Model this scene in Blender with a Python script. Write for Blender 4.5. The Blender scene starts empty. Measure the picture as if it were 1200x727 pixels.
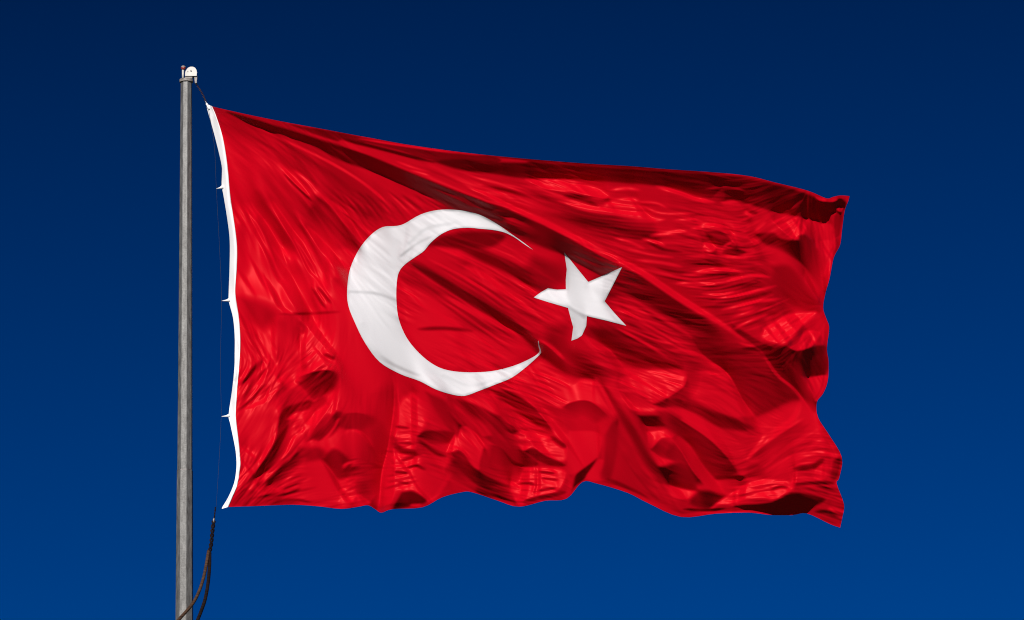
import bpy, bmesh, math, random
import numpy as np
from mathutils import Vector, Matrix
from mathutils.geometry import delaunay_2d_cdt

random.seed(4)
scene = bpy.context.scene
COL = scene.collection
rad = math.radians

# ------------------------------------------------------------------ camera
PITCH, ROLL, DIST = rad(15.0), rad(-0.80), 62.0
HFOV = 2 * math.atan(6.42 / DIST)
cam_data = bpy.data.cameras.new("camera")
cam_data.sensor_width = 36.0
cam_data.angle = HFOV
cam_data.clip_start, cam_data.clip_end = 0.5, 20000.0
cam = bpy.data.objects.new("camera", cam_data)
COL.objects.link(cam)
CAM = Vector((0.0, 0.0, 1.7))
CR = Matrix.Rotation(math.pi / 2 + PITCH, 3, 'X') @ Matrix.Rotation(ROLL, 3, 'Z')
cam.matrix_world = Matrix.Translation(CAM) @ CR.to_4x4()
scene.camera = cam
CRn = np.array(CR)
FPX = 600.0 / math.tan(HFOV / 2)
PLANE_Y = DIST * math.cos(PITCH)          # the flag flies in the vertical plane through the pole
MPP = DIST / FPX                          # metres per photo pixel at the flag

# ------------------------------------------------------------------ light
L_CAM = np.array((-0.22, 0.70, 0.68)); L_CAM /= np.linalg.norm(L_CAM)   # to the sun, seen from the camera
L_W = CRn @ L_CAM
sun_el = math.asin(L_W[2])
sun_az = math.atan2(L_W[0], L_W[1])       # clockwise from +Y
sd = bpy.data.lights.new("sun", 'SUN')
sd.energy = 4.7
sd.angle = rad(0.5)
sd.color = (1.0, 0.955, 0.90)
sun = bpy.data.objects.new("sun", sd)
COL.objects.link(sun)
sun.rotation_euler = Vector(L_W).to_track_quat('Z', 'Y').to_euler()

world = bpy.data.worlds.new("World")
scene.world = world
world.use_nodes = True
wn, wl = world.node_tree.nodes, world.node_tree.links
wn.clear()
w_out = wn.new("ShaderNodeOutputWorld")
w_bg = wn.new("ShaderNodeBackground")
w_bg.inputs["Strength"].default_value = 0.10
w_sky = wn.new("ShaderNodeTexSky")
w_sky.sky_type = 'NISHITA'
w_sky.sun_disc = False
w_sky.sun_elevation = sun_el
w_sky.sun_rotation = sun_az
w_sky.altitude = 900
w_sky.air_density = 1.0
w_sky.dust_density = 0.0
w_sky.ozone_density = 4.0
w_tc = wn.new("ShaderNodeTexCoord")
w_sep = wn.new("ShaderNodeSeparateXYZ")
w_map = wn.new("ShaderNodeMapRange")      # the polarised sky deepens with elevation
w_map.inputs["From Min"].default_value = math.sin(rad(11.0))
w_map.inputs["From Max"].default_value = math.sin(rad(19.0))
w_mix = wn.new("ShaderNodeMix"); w_mix.data_type = 'RGBA'
w_mul = wn.new("ShaderNodeMix"); w_mul.data_type = 'RGBA'; w_mul.blend_type = 'MULTIPLY'
w_mul.inputs["Factor"].default_value = 1.0
SKY_LOW, SKY_HIGH = (0.0, 0.090, 0.262, 1), (0.0, 0.038, 0.110, 1)
w_mix.inputs["A"].default_value = SKY_LOW
w_mix.inputs["B"].default_value = SKY_HIGH
for s_ in w_mix.inputs:
    if s_.type == 'RGBA' and s_.name == 'A': s_.default_value = SKY_LOW
    if s_.type == 'RGBA' and s_.name == 'B': s_.default_value = SKY_HIGH
rgba = lambda node, name: [s for s in node.inputs if s.name == name and s.type == 'RGBA'][0]
rout = lambda node: [s for s in node.outputs if s.type == 'RGBA'][0]
wl.new(w_tc.outputs["Generated"], w_sep.inputs[0])
w_tilt = wn.new("ShaderNodeMath"); w_tilt.operation = 'MULTIPLY_ADD'      # and a little towards the left
w_tilt.inputs[1].default_value = -0.07
wl.new(w_sep.outputs["X"], w_tilt.inputs[0]); wl.new(w_sep.outputs["Z"], w_tilt.inputs[2])
wl.new(w_tilt.outputs[0], w_map.inputs["Value"])
wl.new(w_map.outputs[0], w_mix.inputs["Factor"])
wl.new(w_sky.outputs[0], rgba(w_mul, 'A'))
wl.new(rout(w_mix), rgba(w_mul, 'B'))
wl.new(rout(w_mul), w_bg.inputs["Color"])
wl.new(w_bg.outputs[0], w_out.inputs["Surface"])

scene.view_settings.view_transform = 'Standard'
scene.view_settings.look = 'None'
scene.view_settings.exposure = 0.38
scene.view_settings.gamma = 1.0
scene.view_settings.use_curve_mapping = False
scene.render.engine = 'CYCLES'
scene.cycles.diffuse_bounces = 1
scene.cycles.filter_width = 1.05


# ------------------------------------------------------------------ helpers
def to_world(px, py, h=0.0):
    """photo pixel (1200 x 727) on the flag's plane, raised h metres towards the viewer -> world points (N,3)"""
    px = np.asarray(px, float); py = np.asarray(py, float); h = np.asarray(h, float)
    d = np.stack([(px - 600.0) / FPX, (363.5 - py) / FPX, -np.ones_like(px)], -1) @ CRn.T
    t = PLANE_Y / d[..., 1] - h
    return np.array(CAM) + d * t[..., None]

def pt(px, py, h=0.0):
    return Vector(to_world(np.array([px]), np.array([py]), np.array([h]))[0])

def tag(o, label=None, cat=None, group=None, kind=None):
    if label: o["label"] = label
    if cat: o["category"] = cat
    if group: o["group"] = group
    if kind: o["kind"] = kind

def link(name, mesh, mat, parent=None, smooth=True):
    o = bpy.data.objects.new(name, mesh)
    COL.objects.link(o)
    if mat: mesh.materials.append(mat)
    if smooth:
        mesh.polygons.foreach_set("use_smooth", [True] * len(mesh.polygons))
    if parent:
        o.parent = parent
        o.matrix_parent_inverse = Matrix.Translation(-parent.location)
    return o

def from_bm(name, bm, mat, parent=None, smooth=True):
    me = bpy.data.meshes.new(name)
    bmesh.ops.recalc_face_normals(bm, faces=bm.faces[:])
    bm.to_mesh(me); bm.free()
    return link(name, me, mat, parent, smooth)

def grid_mesh(name, P):
    nr, nc = P.shape[:2]
    me = bpy.data.meshes.new(name)
    idx = np.arange(nr * nc).reshape(nr, nc)
    q = np.stack([idx[:-1, :-1], idx[1:, :-1], idx[1:, 1:], idx[:-1, 1:]], -1).reshape(-1)
    nq = len(q) // 4
    me.vertices.add(nr * nc); me.vertices.foreach_set("co", P.reshape(-1).astype(np.float32))
    me.loops.add(len(q)); me.loops.foreach_set("vertex_index", q.astype(np.int32))
    me.polygons.add(nq); me.polygons.foreach_set("loop_start", (np.arange(nq) * 4).astype(np.int32))
    me.update(calc_edges=True); me.validate()
    return me

def smooth_curve(pts, n=5):
    P = np.array(pts, float)
    if len(P) < 3: return P
    E = np.vstack([2 * P[0] - P[1], P, 2 * P[-1] - P[-2]])
    out = []
    for i in range(1, len(E) - 2):
        a, b, c, d = E[i - 1:i + 3]
        for k in range(n):
            t = k / n
            out.append(.5 * (2 * b + (c - a) * t + (2 * a - 5 * b + 4 * c - d) * t * t + (3 * b - a - 3 * c + d) * t ** 3))
    out.append(P[-1])
    return np.array(out)

def resample(P, n):
    P = np.asarray(P, float)
    s = np.r_[0, np.cumsum(np.hypot(*np.diff(P, axis=0).T))]
    u = np.linspace(0, s[-1], n)
    return np.stack([np.interp(u, s, P[:, 0]), np.interp(u, s, P[:, 1])], -1)

def tube(bm, pts, radii, seg=8, cap=True):
    pts = [Vector(p) for p in pts]
    if not hasattr(radii, '__len__'): radii = [radii] * len(pts)
    rings, up = [], Vector((0.31, 0.87, 0.11))
    for i, p in enumerate(pts):
        a = pts[max(i - 1, 0)]; b = pts[min(i + 1, len(pts) - 1)]
        t = (b - a).normalized()
        n = (up - t * up.dot(t)).normalized(); up = n
        m = t.cross(n)
        rings.append([bm.verts.new(p + radii[i] * (math.cos(2 * math.pi * k / seg) * n + math.sin(2 * math.pi * k / seg) * m)) for k in range(seg)])
    for r0, r1 in zip(rings, rings[1:]):
        for k in range(seg):
            bm.faces.new((r0[k], r0[(k + 1) % seg], r1[(k + 1) % seg], r1[k]))
    if cap:
        bm.faces.new(rings[0][::-1]); bm.faces.new(rings[-1])

def curve3(pts, n=6):
    P = np.array([tuple(p) for p in pts], float)
    E = np.vstack([2 * P[0] - P[1], P, 2 * P[-1] - P[-2]])
    out = []
    for i in range(1, len(E) - 2):
        a, b, c, d = E[i - 1:i + 3]
        for k in range(n):
            t = k / n
            out.append(.5 * (2 * b + (c - a) * t + (2 * a - 5 * b + 4 * c - d) * t * t + (3 * b - a - 3 * c + d) * t ** 3))
    out.append(P[-1])
    return out

def material(name, base, rough=0.6, spec=0.4, metal=0.0, noise=None, bump=None, translucent=0.0, sheen=0.0, tint=None):
    m = bpy.data.materials.new(name); m.use_nodes = True
    nt = m.node_tree; N, Lk = nt.nodes, nt.links
    b = N["Principled BSDF"]
    b.inputs["Base Color"].default_value = (*base, 1)
    b.inputs["Roughness"].default_value = rough
    b.inputs["Specular IOR Level"].default_value = spec
    b.inputs["Metallic"].default_value = metal
    if tint: b.inputs["Specular Tint"].default_value = (*tint, 1)
    if sheen:
        b.inputs["Sheen Weight"].default_value = sheen
    tc = N.new("ShaderNodeTexCoord")
    if noise:
        scale, stretch, dark, light = noise
        mp = N.new("ShaderNodeMapping"); mp.inputs["Scale"].default_value = stretch
        nz = N.new("ShaderNodeTexNoise"); nz.inputs["Scale"].default_value = scale; nz.inputs["Detail"].default_value = 8
        nz.inputs["Roughness"].default_value = 0.65
        rp = N.new("ShaderNodeValToRGB")
        rp.color_ramp.elements[0].position = 0.32; rp.color_ramp.elements[0].color = (*dark, 1)
        rp.color_ramp.elements[1].position = 0.68; rp.color_ramp.elements[1].color = (*light, 1)
        Lk.new(tc.outputs["Object"], mp.inputs[0]); Lk.new(mp.outputs[0], nz.inputs["Vector"])
        Lk.new(nz.outputs["Fac"], rp.inputs[0]); Lk.new(rp.outputs[0], b.inputs["Base Color"])
    if bump:
        scale, strength, dist = bump
        nz2 = N.new("ShaderNodeTexNoise"); nz2.inputs["Scale"].default_value = scale; nz2.inputs["Detail"].default_value = 6
        bp = N.new("ShaderNodeBump"); bp.inputs["Strength"].default_value = strength; bp.inputs["Distance"].default_value = dist
        Lk.new(tc.outputs["Object"], nz2.inputs["Vector"]); Lk.new(nz2.outputs["Fac"], bp.inputs["Height"])
        Lk.new(bp.outputs[0], b.inputs["Normal"])
    if translucent:
        tr = N.new("ShaderNodeBsdfTranslucent"); tr.inputs["Color"].default_value = (*base, 1)
        mx = N.new("ShaderNodeMixShader"); mx.inputs[0].default_value = translucent
        Lk.new(b.outputs[0], mx.inputs[1]); Lk.new(tr.outputs[0], mx.inputs[2])
        Lk.new(mx.outputs[0], N["Material Output"].inputs["Surface"])
    return m

M_RED = material("red_satin_cloth", (0.50, 0.0009, 0.0094), rough=0.42, spec=0.19, translucent=0.12, tint=(1.0, 0.15, 0.14))
M_WHITE = material("white_satin_cloth", (0.475, 0.466, 0.490), rough=0.55, spec=0.15, translucent=0.0)
M_CANVAS = material("white_canvas", (0.70, 0.69, 0.71), rough=0.8, spec=0.2)
M_STEEL = material("galvanised_steel", (0.2, 0.2, 0.2), rough=0.5, spec=0.45, metal=0.15,
                   noise=(5.0, (6, 6, 1.4), (0.055, 0.053, 0.052), (0.150, 0.149, 0.147)), bump=(40, 0.15, 0.01))
M_CAP = material("weathered_steel", (0.2, 0.18, 0.17), rough=0.6, noise=(18.0, (1, 1, 1), (0.09, 0.075, 0.07), (0.34, 0.31, 0.29)))
M_WHITEPAINT = material("white_paint", (0.82, 0.81, 0.78), rough=0.45, noise=(9.0, (1, 1, 1), (0.40, 0.38, 0.35), (0.52, 0.51, 0.48)))
M_LAMP = material("dark_red_glass", (0.22, 0.03, 0.025), rough=0.2, spec=0.6)
M_ROPE = material("brown_rope", (0.14, 0.075, 0.05), rough=0.85, spec=0.1, noise=(14.0, (1, 1, 6), (0.018, 0.010, 0.007), (0.085, 0.045, 0.028)))
M_ROPED = material("dark_rope", (0.03, 0.02, 0.022), rough=0.85, spec=0.05, noise=(14.0, (1, 1, 6), (0.005, 0.003, 0.003), (0.018, 0.011, 0.010)))
M_WIRE = material("dark_wire", (0.03, 0.03, 0.035), rough=0.5, metal=0.6)
M_STEELDARK = material("dull_shackle_steel", (0.16, 0.15, 0.15), rough=0.45, metal=0.5, noise=(20.0, (1, 1, 1), (0.06, 0.05, 0.05), (0.22, 0.2, 0.2)))
M_GROUND = material("dry_grass_ground", (0.035, 0.05, 0.018), rough=0.95, noise=(0.35, (1, 1, 1), (0.022, 0.036, 0.012), (0.05, 0.062, 0.025)))
M_CONCRETE = material("concrete", (0.35, 0.34, 0.32), rough=0.9, noise=(3.0, (1, 1, 1), (0.27, 0.26, 0.25), (0.40, 0.39, 0.37)))

# ------------------------------------------------------------------ ground
bm = bmesh.new()
R0 = 6000.0
vs = [bm.verts.new((R0 * math.cos(a), R0 * math.sin(a), 0)) for a in [2 * math.pi * k / 64 for k in range(64)]]
bm.faces.new(vs)
g = from_bm("ground", bm, M_GROUND, smooth=False)
if g.data.polygons[0].normal.z < 0: g.data.flip_normals()
tag(g, kind="structure")

# ------------------------------------------------------------------ flag: outlines (photo pixels, 1200 x 727)
BAND_OUT = [(243,122.5),(242.6,127),(249,150),(255,173),(259.7,194),(260,205),(259.8,218),(262,230),(266.8,260),(269.2,283),(269,313),(268,342),(268.3,354),(272.9,372),(275,393),(275,415),(274.6,432),(272,457),(268,486),(269.8,497),(274.2,518),(276.6,533),(277,548),(274.4,566),(267.6,582.5),(260.8,594),(260,596.5)]
HOIST = [(247.8,124.6),(252.9,136.6),(259.7,157.8),(264.2,180.5),(267,203),(269.4,230),(275,268),(277.3,290),(277,313),(275.2,338),(275.9,350),(279,369),(280.9,390),(281,409),(279.6,432),(277.4,457),(275.9,484),(276.6,496),(279.5,520),(281,537),(280.9,549),(277.4,569),(272,582.6),(267,594.3)]
TOP = [(247.8,124.6),(259.7,127.6),(293,135),(331,142.7),(376,151),(420,159.3),(438,162.5),(475,169.3),(521,176),(560,180.8),(620,186.6),(689,192),(740,195),(780,198.3),(841,202.5),(879,206.8),(908,214),(946,223.5),(968,232.5),(976,231),(985,229.2),(995.5,230)]
FLY = [(995.5,230),(994,236),(989.8,247.5),(986.7,270),(984.5,287),(978.8,298),(976,306),(972,327),(967.4,343.5),(964.6,361),(968.5,374),(971.6,384.5),(969,408.7),(971,424),(970,446.6),(964.5,461.5),(957.3,471.5),(958.5,489),(971,509),(986.5,536),(983.5,560),(980.5,567),(989,591),(987,607),(984.5,618.5)]
BOTTOM = [(267,594.3),(305,593),(343,591.7),(373,593.5),(400,596.5),(420,594),(431,592.3),(439.5,596.8),(447,601),(460,596.8),(495,594.6),(518,583),(541,577),(553,577),(582,586.4),(608,594),(638.7,587),(664,584.5),(682.5,565),(700,567),(735,577.5),(760,590),(798,606),(840,602),(878,601),(904,603.8),(929,603.8),(946,602),(973,614.5),(984.5,618.5)]
CRESCENT = [(624.6,293),(613,284),(599.8,274.7),(582.6,262.7),(562,251.8),(538,246.4),(513.8,246.2),(493,251.5),(474,262.2),(464,265),(448.5,266.3),(434.7,275.4),(421,292),(410.6,314.3),(407,336.6),(407.9,357),(415.8,378),(427.8,402),(445,424.4),(469,438.5),(491.5,446.7),(510.4,456.4),(530,462.6),(544.8,464),(562,458),(582.6,450),(600,442.6),(617,430),(632.3,416),(634,411.5),(632,405),(631.2,400),(630.4,400.2),(631,406),(632,412.5),(624,419),(603,428.5),(575.8,435.2),(544.8,436.4),(520.7,433),(503.5,424.4),(488,410.6),(476,395),(467.4,374.5),(464.6,353.8),(464.8,333.2),(467.4,319.4),(474.3,310.3),(486.3,301.6),(496.6,294.4),(505,284.5),(517,274.7),(531,268.7),(548.2,267),(562,268.2),(577,269.6),(591,272.6),(603,278.5),(613,285.5)]
STAR = [(661.3,296),(675,313),(689.4,330.6),(708,322.5),(729,313.2),(719,333),(708.5,353.3),(720.5,367.5),(734,382),(711,376),(687.8,370.6),(687,382),(682,393.3),(676.5,397),(669.7,399.4),(671.7,383.7),(665.6,361),(643,354.4),(625.4,348.8),(634,342.5),(642,338),(653,339.6),(663.2,339.2),(663,328),(664.2,315.8)]

# ------------------------------------------------------------------ flag: the folds, sketched as how squarely each patch of cloth faces the sun
# ('P', tone, softness, outline) is a patch, ('L', tone, half width, softness, path) a crease or ridge; tone 0-255
FOLDS = [
# broad areas
('P',185,60,[(560,170),(1010,180),(1010,640),(800,640)]),
('P',150,40,[(700,300),(860,300),(960,420),(940,500),(820,470),(700,400)]),
('P',212,60,[(255,250),(310,260),(400,350),(440,480),(420,620),(250,620),(255,400)]),
('P',172,40,[(300,150),(380,175),(430,240),(400,290),(350,250),(300,215)]),
('P',140,24,[(330,165),(400,190),(450,240),(430,262),(390,240),(350,205)]),
('P',165,20,[(330,215),(400,240),(420,262),(400,275),(360,250)]),
# top left fan

('P',186,24,[(262,145),(300,160),(320,190),(300,205),(272,200)]),
('P',185,4,[(249,125),(320,141),(420,159),(420,177),(361,160),(300,143)]),
('P',110,4,[(340,146),(420,160),(420,171),(376,160)]),
('P',52,7,[(266,131.5),(300,141),(361,159.5),(420,177.5),(445,187.5),(491,207),(536,225),(580,240.5),(620,257),(640,268),(620,276),(570,254),(536,244),(521,238),(491,225),(445,203.5),(400,188.5),(361,168),(300,147.5)]),
('P',75,14,[(500,222),(580,243),(640,272),(620,282),(560,258),(510,238)]),
('L',212,1.6,2,[(300,149.5),(361,177.5),(400,198),(427,215.5),(445,231),(457,245)]),
('L',228,6,10,[(325,192),(346,215),(372,245),(395,285)]),
('L',238,2.5,5,[(344,200),(362,214),(376,232)]),
('L',80,1.2,2.5,[(333,204),(345,217),(368,238)]),
# bright strip under the top hem
('P',192,4,[(400,162.5),(445,178),(476,184),(506,190),(544,203.5),(580,212.5),(640,240),(660,262),(640,262),(580,239),(536,224),(491,206),(445,186.5),(400,170.5)]),
('L',72,2,3,[(400,163),(439,172.5),(470,180.5),(509,190.5)]),
('P',120,3,[(420,160.5),(536,180),(580,184),(580,191),(509,188),(470,177),(420,165)]),
('L',225,1.2,2,[(420,162.5),(470,170.5),(536,180)]),
('P',92,6,[(505,188.5),(540,187),(580,190),(640,192),(740,199),(800,203),(860,209),(908,218),(948,228),(965,240),(966,258),(928,252),(900,246.5),(861,235),(838,238),(788,224),(765,218),(740,215.5),(666,210.5),(613,209.5),(580,204),(540,199.5)]),
('P',98,10,[(620,189),(740,198),(850,205),(930,222),(900,230),(800,212),(700,203),(620,199)]),
('P',78,8,[(920,235),(955,240),(962,256),(930,250)]),
('L',120,1.5,2,[(560,182),(640,188.8),(740,196),(800,200.5),(850,204)]),
('L',232,1.3,2.5,[(464,189),(480,195),(504,202)]),
('L',225,1.2,2,[(481,199.5),(504,205.5)]),
('L',228,1.5,3,[(543,205),(580,214),(604,222),(651,237)]),
('L',225,2,4,[(545,215),(557,223),(572,229)]),
('L',225,1.3,3,[(590,215),(620,224),(650,234)]),
('L',214,3,5,[(560,221.5),(605,232),(657,249)]),
('L',110,2,4,[(565,217.5),(600,225),(650,243)]),
# lit patches upper middle
('P',180,16,[(600,212),(740,218),(860,240),(900,256),(880,275),(800,265),(720,262),(640,245)]),
('P',250,6,[(616,210.5),(666,211),(704,222),(713,231),(700,234.5),(680,227),(658,225),(638,221)]),
('P',250,7,[(655,236),(700,242),(718,234),(745,232),(752,243),(764,254),(779,257.5),(761,260),(720,254),(690,249)]),
('L',240,2,4,[(715,223),(735,221),(750,223)]),
('L',235,1.4,3,[(752,241),(775,250),(816,250.5)]),
('L',228,1.5,3,[(745,237),(768,238),(782,244)]),
('L',225,1.4,3,[(790,258),(824,257)]),
('P',120,14,[(640,252),(700,254),(760,268),(770,285),(720,280),(670,268)]),
('L',90,2,4,[(660,229),(690,237),(700,241)]),
# big diagonal ridge
('P',175,10,[(600,240),(658,268),(696,288),(728,304),(750,320),(728,300),(690,272),(640,250)]),
('P',82,9,[(596,256),(632,268),(660,280),(698,300),(726,314),(762,336),(800,360),(840,384),(830,390),(790,366),(745,340),(712,322),(690,312),(662,298),(640,292),(610,276)]),
('L',232,2.6,5,[(604,246),(640,262),(675,280),(700,294),(728,307),(752,319),(799,351),(840,376),(872,398)]),
('L',190,4,6,[(590,255),(610,264),(630,275)]),
# under and beside the crescent
('P',105,10,[(500,288),(520,276),(560,271),(592,276),(575,290),(540,292)]),
('P',170,20,[(470,330),(490,310),(560,320),(620,380),(615,415),(560,432),(510,420),(480,390)]),
('P',215,12,[(470,330),(500,345),(540,380),(540,430),(505,420),(478,390)]),
('P',205,14,[(540,385),(600,395),(624,408),(600,424),(550,432),(530,410)]),
('L',60,4.5,7,[(484,308),(528,336),(569,361),(596,378),(627,403),(658,426)]),
('L',222,2.6,5,[(520,348),(569,372),(604,393),(628,411)]),
('L',105,7,10,[(540,290),(593,312),(640,338),(664,350)]),
('L',225,5,8,[(545,312),(565,324),(586,341)]),
('L',222,3,6,[(510,290),(545,300),(580,318),(630,345)]),
('L',195,5,7,[(590,288),(620,305),(655,325)]),
('L',120,2,4,[(490,386),(520,385),(555,388)]),
('P',112,16,[(625,300),(655,312),(660,332),(640,336),(615,322)]),
# right of the star
('P',112,10,[(690,330),(715,318),(745,335),(760,355),(730,345),(712,350)]),
('L',215,1.6,3,[(712,352),(740,361),(765,372)]),
('L',220,1.6,3,[(715,362),(742,370),(790,393)]),
('P',105,14,[(690,385),(735,390),(770,410),(770,425),(735,425),(705,410)]),
('P',105,16,[(640,385),(665,380),(668,405),(690,420),(715,440),(700,446),(665,426),(645,405)]),
('L',218,1.6,2.5,[(722,384),(755,402),(783,419)]),
('P',165,12,[(740,385),(790,405),(820,425),(860,440),(850,425),(815,395),(770,378)]),
('P',78,8,[(745,412),(775,420),(800,432),(770,430)]),
('L',225,2,4,[(770,398),(800,410),(820,418)]),
# lower ridge system from the crescent's lower tip
('L',225,2.2,4,[(600,391.5),(620,405),(640,418),(665,438),(698,445),(706,457),(715,475),(721,494)]),
('L',52,4.5,6,[(607,391),(630,408),(650,425),(664,433),(680,439),(697,444)]),
('L',222,2.6,4,[(630,398),(646,408),(661,422)]),
('P',228,9,[(612,432),(640,421),(665,440),(698,446),(712,472),(721,494),(713,482),(700,475),(680,472),(657,478),(640,470),(626,456),(600,446)]),
('P',190,8,[(662,480),(690,480),(708,500),(704,530),(670,525)]),
('L',232,2.4,4,[(700,447),(708,461),(716,476),(721,493)]),
('P',122,8,[(701,446),(716,462),(727,490),(745,505),(730,520),(720,497),(712,470)]),
# folds under the crescent
('P',228,12,[(566,462),(600,452),(620,462),(650,490),(660,515),(630,522),(600,500)]),
('P',112,7,[(572,455),(600,460),(622,474),(636,490),(646,508),(662,521),(652,524),(636,512),(622,494),(600,478)]),
('P',115,8,[(535,468),(560,474),(590,488),(614,508),(606,525),(590,530),(570,500),(550,485)]),
('P',215,6,[(560,462),(600,478),(625,496),(634,512),(610,506),(588,488)]),
('P',125,8,[(500,460),(524,472),(540,500),(560,517),(535,512),(515,490)]),
('L',232,2.4,4,[(526,471),(540,485),(553,501),(564,522)]),
('L',225,3,5,[(543,466),(560,472),(586,486)]),
# hoist side, middle
('P',222,14,[(275,240),(310,250),(345,300),(350,350),(300,345),(278,320)]),
('L',175,5,10,[(282,262),(283,290),(290,325)]),
('L',112,5.5,9,[(300,222),(316,250),(330,275),(345,296)]),
('L',232,5,8,[(318,236),(332,258),(346,276),(366,298)]),
('L',110,2.2,4,[(351,262),(364,285),(381,320)]),
('L',235,5,8,[(358,268),(375,285),(394,306),(406,318)]),
('L',105,5,7,[(364,228),(380,250),(400,275),(417,296)]),
('L',228,3,5,[(372,226),(395,250),(418,276)]),
('P',238,10,[(326,300),(345,303),(350,330),(360,362),(340,355),(328,330)]),
('L',150,6,8,[(342,306),(352,325),(362,350),(372,364)]),
('P',235,9,[(364,312),(382,330),(390,355),(376,362),(366,340)]),
('L',120,1.6,3,[(366,338),(376,354),(382,362)]),
('L',120,1.6,3,[(372,336),(388,356)]),
('L',110,4,7,[(390,326),(402,338),(408,352)]),
('P',128,16,[(282,350),(305,352),(324,366),(318,380),(306,386),(292,370)]),
('P',215,12,[(284,375),(305,388),(318,420),(300,430),(288,400)]),
('P',180,8,[(324,372),(346,370),(352,395),(348,430),(326,440)]),
('P',242,12,[(352,378),(372,375),(388,398),(394,425),(366,430),(350,412)]),
('P',188,18,[(392,330),(412,345),(432,400),(452,440),(450,500),(402,492),(397,430)]),
('L',140,1.6,3,[(326,368.5),(366,367.5),(399,365.5)]),
('L',235,2,4,[(325,360),(336,364),(344,368)]),
('L',160,2.5,4,[(350,376),(356,384),(355,392)]),
('L',120,2,4,[(379,415),(393,421)]),
# hoist side, lower
('P',236,6,[(347,446),(354,437),(376,430),(390,433),(366,442)]),
('P',112,8,[(348,448),(366,442),(386,434),(396,439),(393,453),(381,463),(367,469),(357,458)]),
('P',82,8,[(364,455),(380,446),(386,450),(370,464)]),
('P',238,8,[(397,456),(395,480),(370,500),(360,514),(364,492),(378,470)]),
('P',112,7,[(394,482),(401,485),(394,505),(378,515),(366,514),(376,500)]),
('L',215,1.5,3,[(398,490),(388,506),(376,520)]),
('P',125,10,[(401,486),(434,487),(440,497),(426,506),(400,502)]),
('P',200,12,[(400,506),(425,508),(430,540),(415,545),(400,530)]),
('P',185,14,[(282,488),(322,484),(318,512),(300,535),(284,530)]),
('P',160,12,[(325,450),(345,455),(360,468),(330,480)]),
('P',70,6,[(326,491),(333,479),(345,474),(364,469),(362,478),(345,484),(334,492),(339,494),(330,520),(314,548),(300,560),(306,546),(316,530),(321,512)]),
('L',230,2.8,5,[(322,492),(319,512),(311,535),(301,552)]),
('L',228,2.8,4.5,[(346,503),(334,532),(318,553),(302,561)]),
('L',80,2.4,4,[(339,540),(326,553),(311,570)]),
('L',225,2,4,[(344,545),(330,560),(318,575)]),
('L',95,2,3.5,[(354,573),(338,578),(322,583)]),
('L',100,1.8,3,[(356,566),(344,570),(332,574)]),
('L',225,1.8,3,[(352,569),(332,577)]),
('P',212,16,[(345,545),(375,540),(396,560),(396,592),(360,592),(350,570)]),
('P',150,10,[(350,525),(375,525),(382,535),(360,540)]),
('P',118,8,[(378,538),(392,526),(410,540),(410,555),(397,562),(388,550)]),
('P',240,6,[(398,570),(406,582),(417,581),(410,592),(398,592)]),
('L',228,2,3.5,[(401,549),(408,543),(418,541)]),
('L',225,1.6,3,[(402,570),(418,568)]),
('P',230,10,[(283,523),(297,530),(300,545),(290,560),(283,545)]),
('P',170,8,[(285,572),(340,585),(345,591),(272,592)]),
('L',140,1.5,2.5,[(318,589.5),(345,586),(365,589)]),
('L',100,1.8,3,[(280,452),(292,440),(303,424)]),
('L',100,1.8,3,[(282,470),(298,448),(312,432)]),
('L',120,1.8,3,[(280,482),(296,466),(312,450)]),
('L',228,2,3,[(281,463),(296,442)]),
('L',228,2,3,[(286,472),(302,452),(316,440)]),
# bottom, left of middle
('P',155,14,[(418,505),(450,500),(446,560),(440,594),(424,590)]),
('P',85,10,[(424,566),(440,562),(441,578),(428,578)]),
('P',88,4,[(433,590),(442,580),(442,598)]),
('P',226,6,[(418,578),(428,584),(434,590),(420,593)]),
('P',236,11,[(463,478),(476,464),(488,462),(500,490),(493,509),(488,514),(491,533),(529,546),(526,559),(517,575),(504,589),(470,576),(461,587),(447,600),(445,570),(456,524)]),
('P',208,12,[(496,520),(530,547),(524,562),(505,585),(494,560)]),
('L',248,3,6,[(459,490),(455,525),(450,548),(446,572)]),
('L',118,3.4,4.5,[(460,511),(467,526),(490,532)]),
('L',115,1.6,2.5,[(462,553),(478,554.5)]),
('L',135,1.8,2.5,[(477,549),(488,546),(499,551)]),
('L',150,1.5,2.5,[(466,519),(484,520)]),
('L',150,1.5,2.5,[(470,540),(486,536)]),
('L',150,1.5,2.5,[(466,565),(480,567)]),
('L',150,1.4,2.4,[(462,500),(480,502)]),
('P',108,5,[(471,577),(485,576),(500,588),(480,594),(461,597),(466,586)]),
('L',215,1.6,3,[(480,592.5),(494,592)]),
('P',115,6,[(489,512),(500,505),(532,507),(529,517),(517,520)]),
('L',120,2.2,3.5,[(491,516),(511,531),(524,535)]),
('P',238,4,[(533,509),(540,524),(523,530)]),
('P',228,4,[(540,500),(551,501),(564,518),(566,531),(561,551),(549,540),(536,522)]),
('L',242,1.8,3,[(550,502),(564,519),(566,532),(561,550)]),
('P',100,5,[(529,531),(541,529),(552,545),(561,552),(580,562),(597,569),(592,577),(560,568),(541,552)]),
('L',235,2.2,3.5,[(524,535),(530,547),(544,559),(555,567)]),
('P',175,5,[(566,526),(584,527),(601,545),(599,563),(594,568),(563,552)]),
('P',125,5,[(566,512),(598,509),(612,527),(630,543),(620,549),(602,545),(586,527)]),
('L',48,2.6,4,[(586,526),(594,536),(602,543.5),(617,549.5)]),
('P',128,6,[(558,568),(597,570),(606,590),(580,584),(560,579)]),
# bottom middle
('P',238,6,[(602,508),(640,500),(664,510),(664,540),(630,536),(611,527)]),
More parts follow.
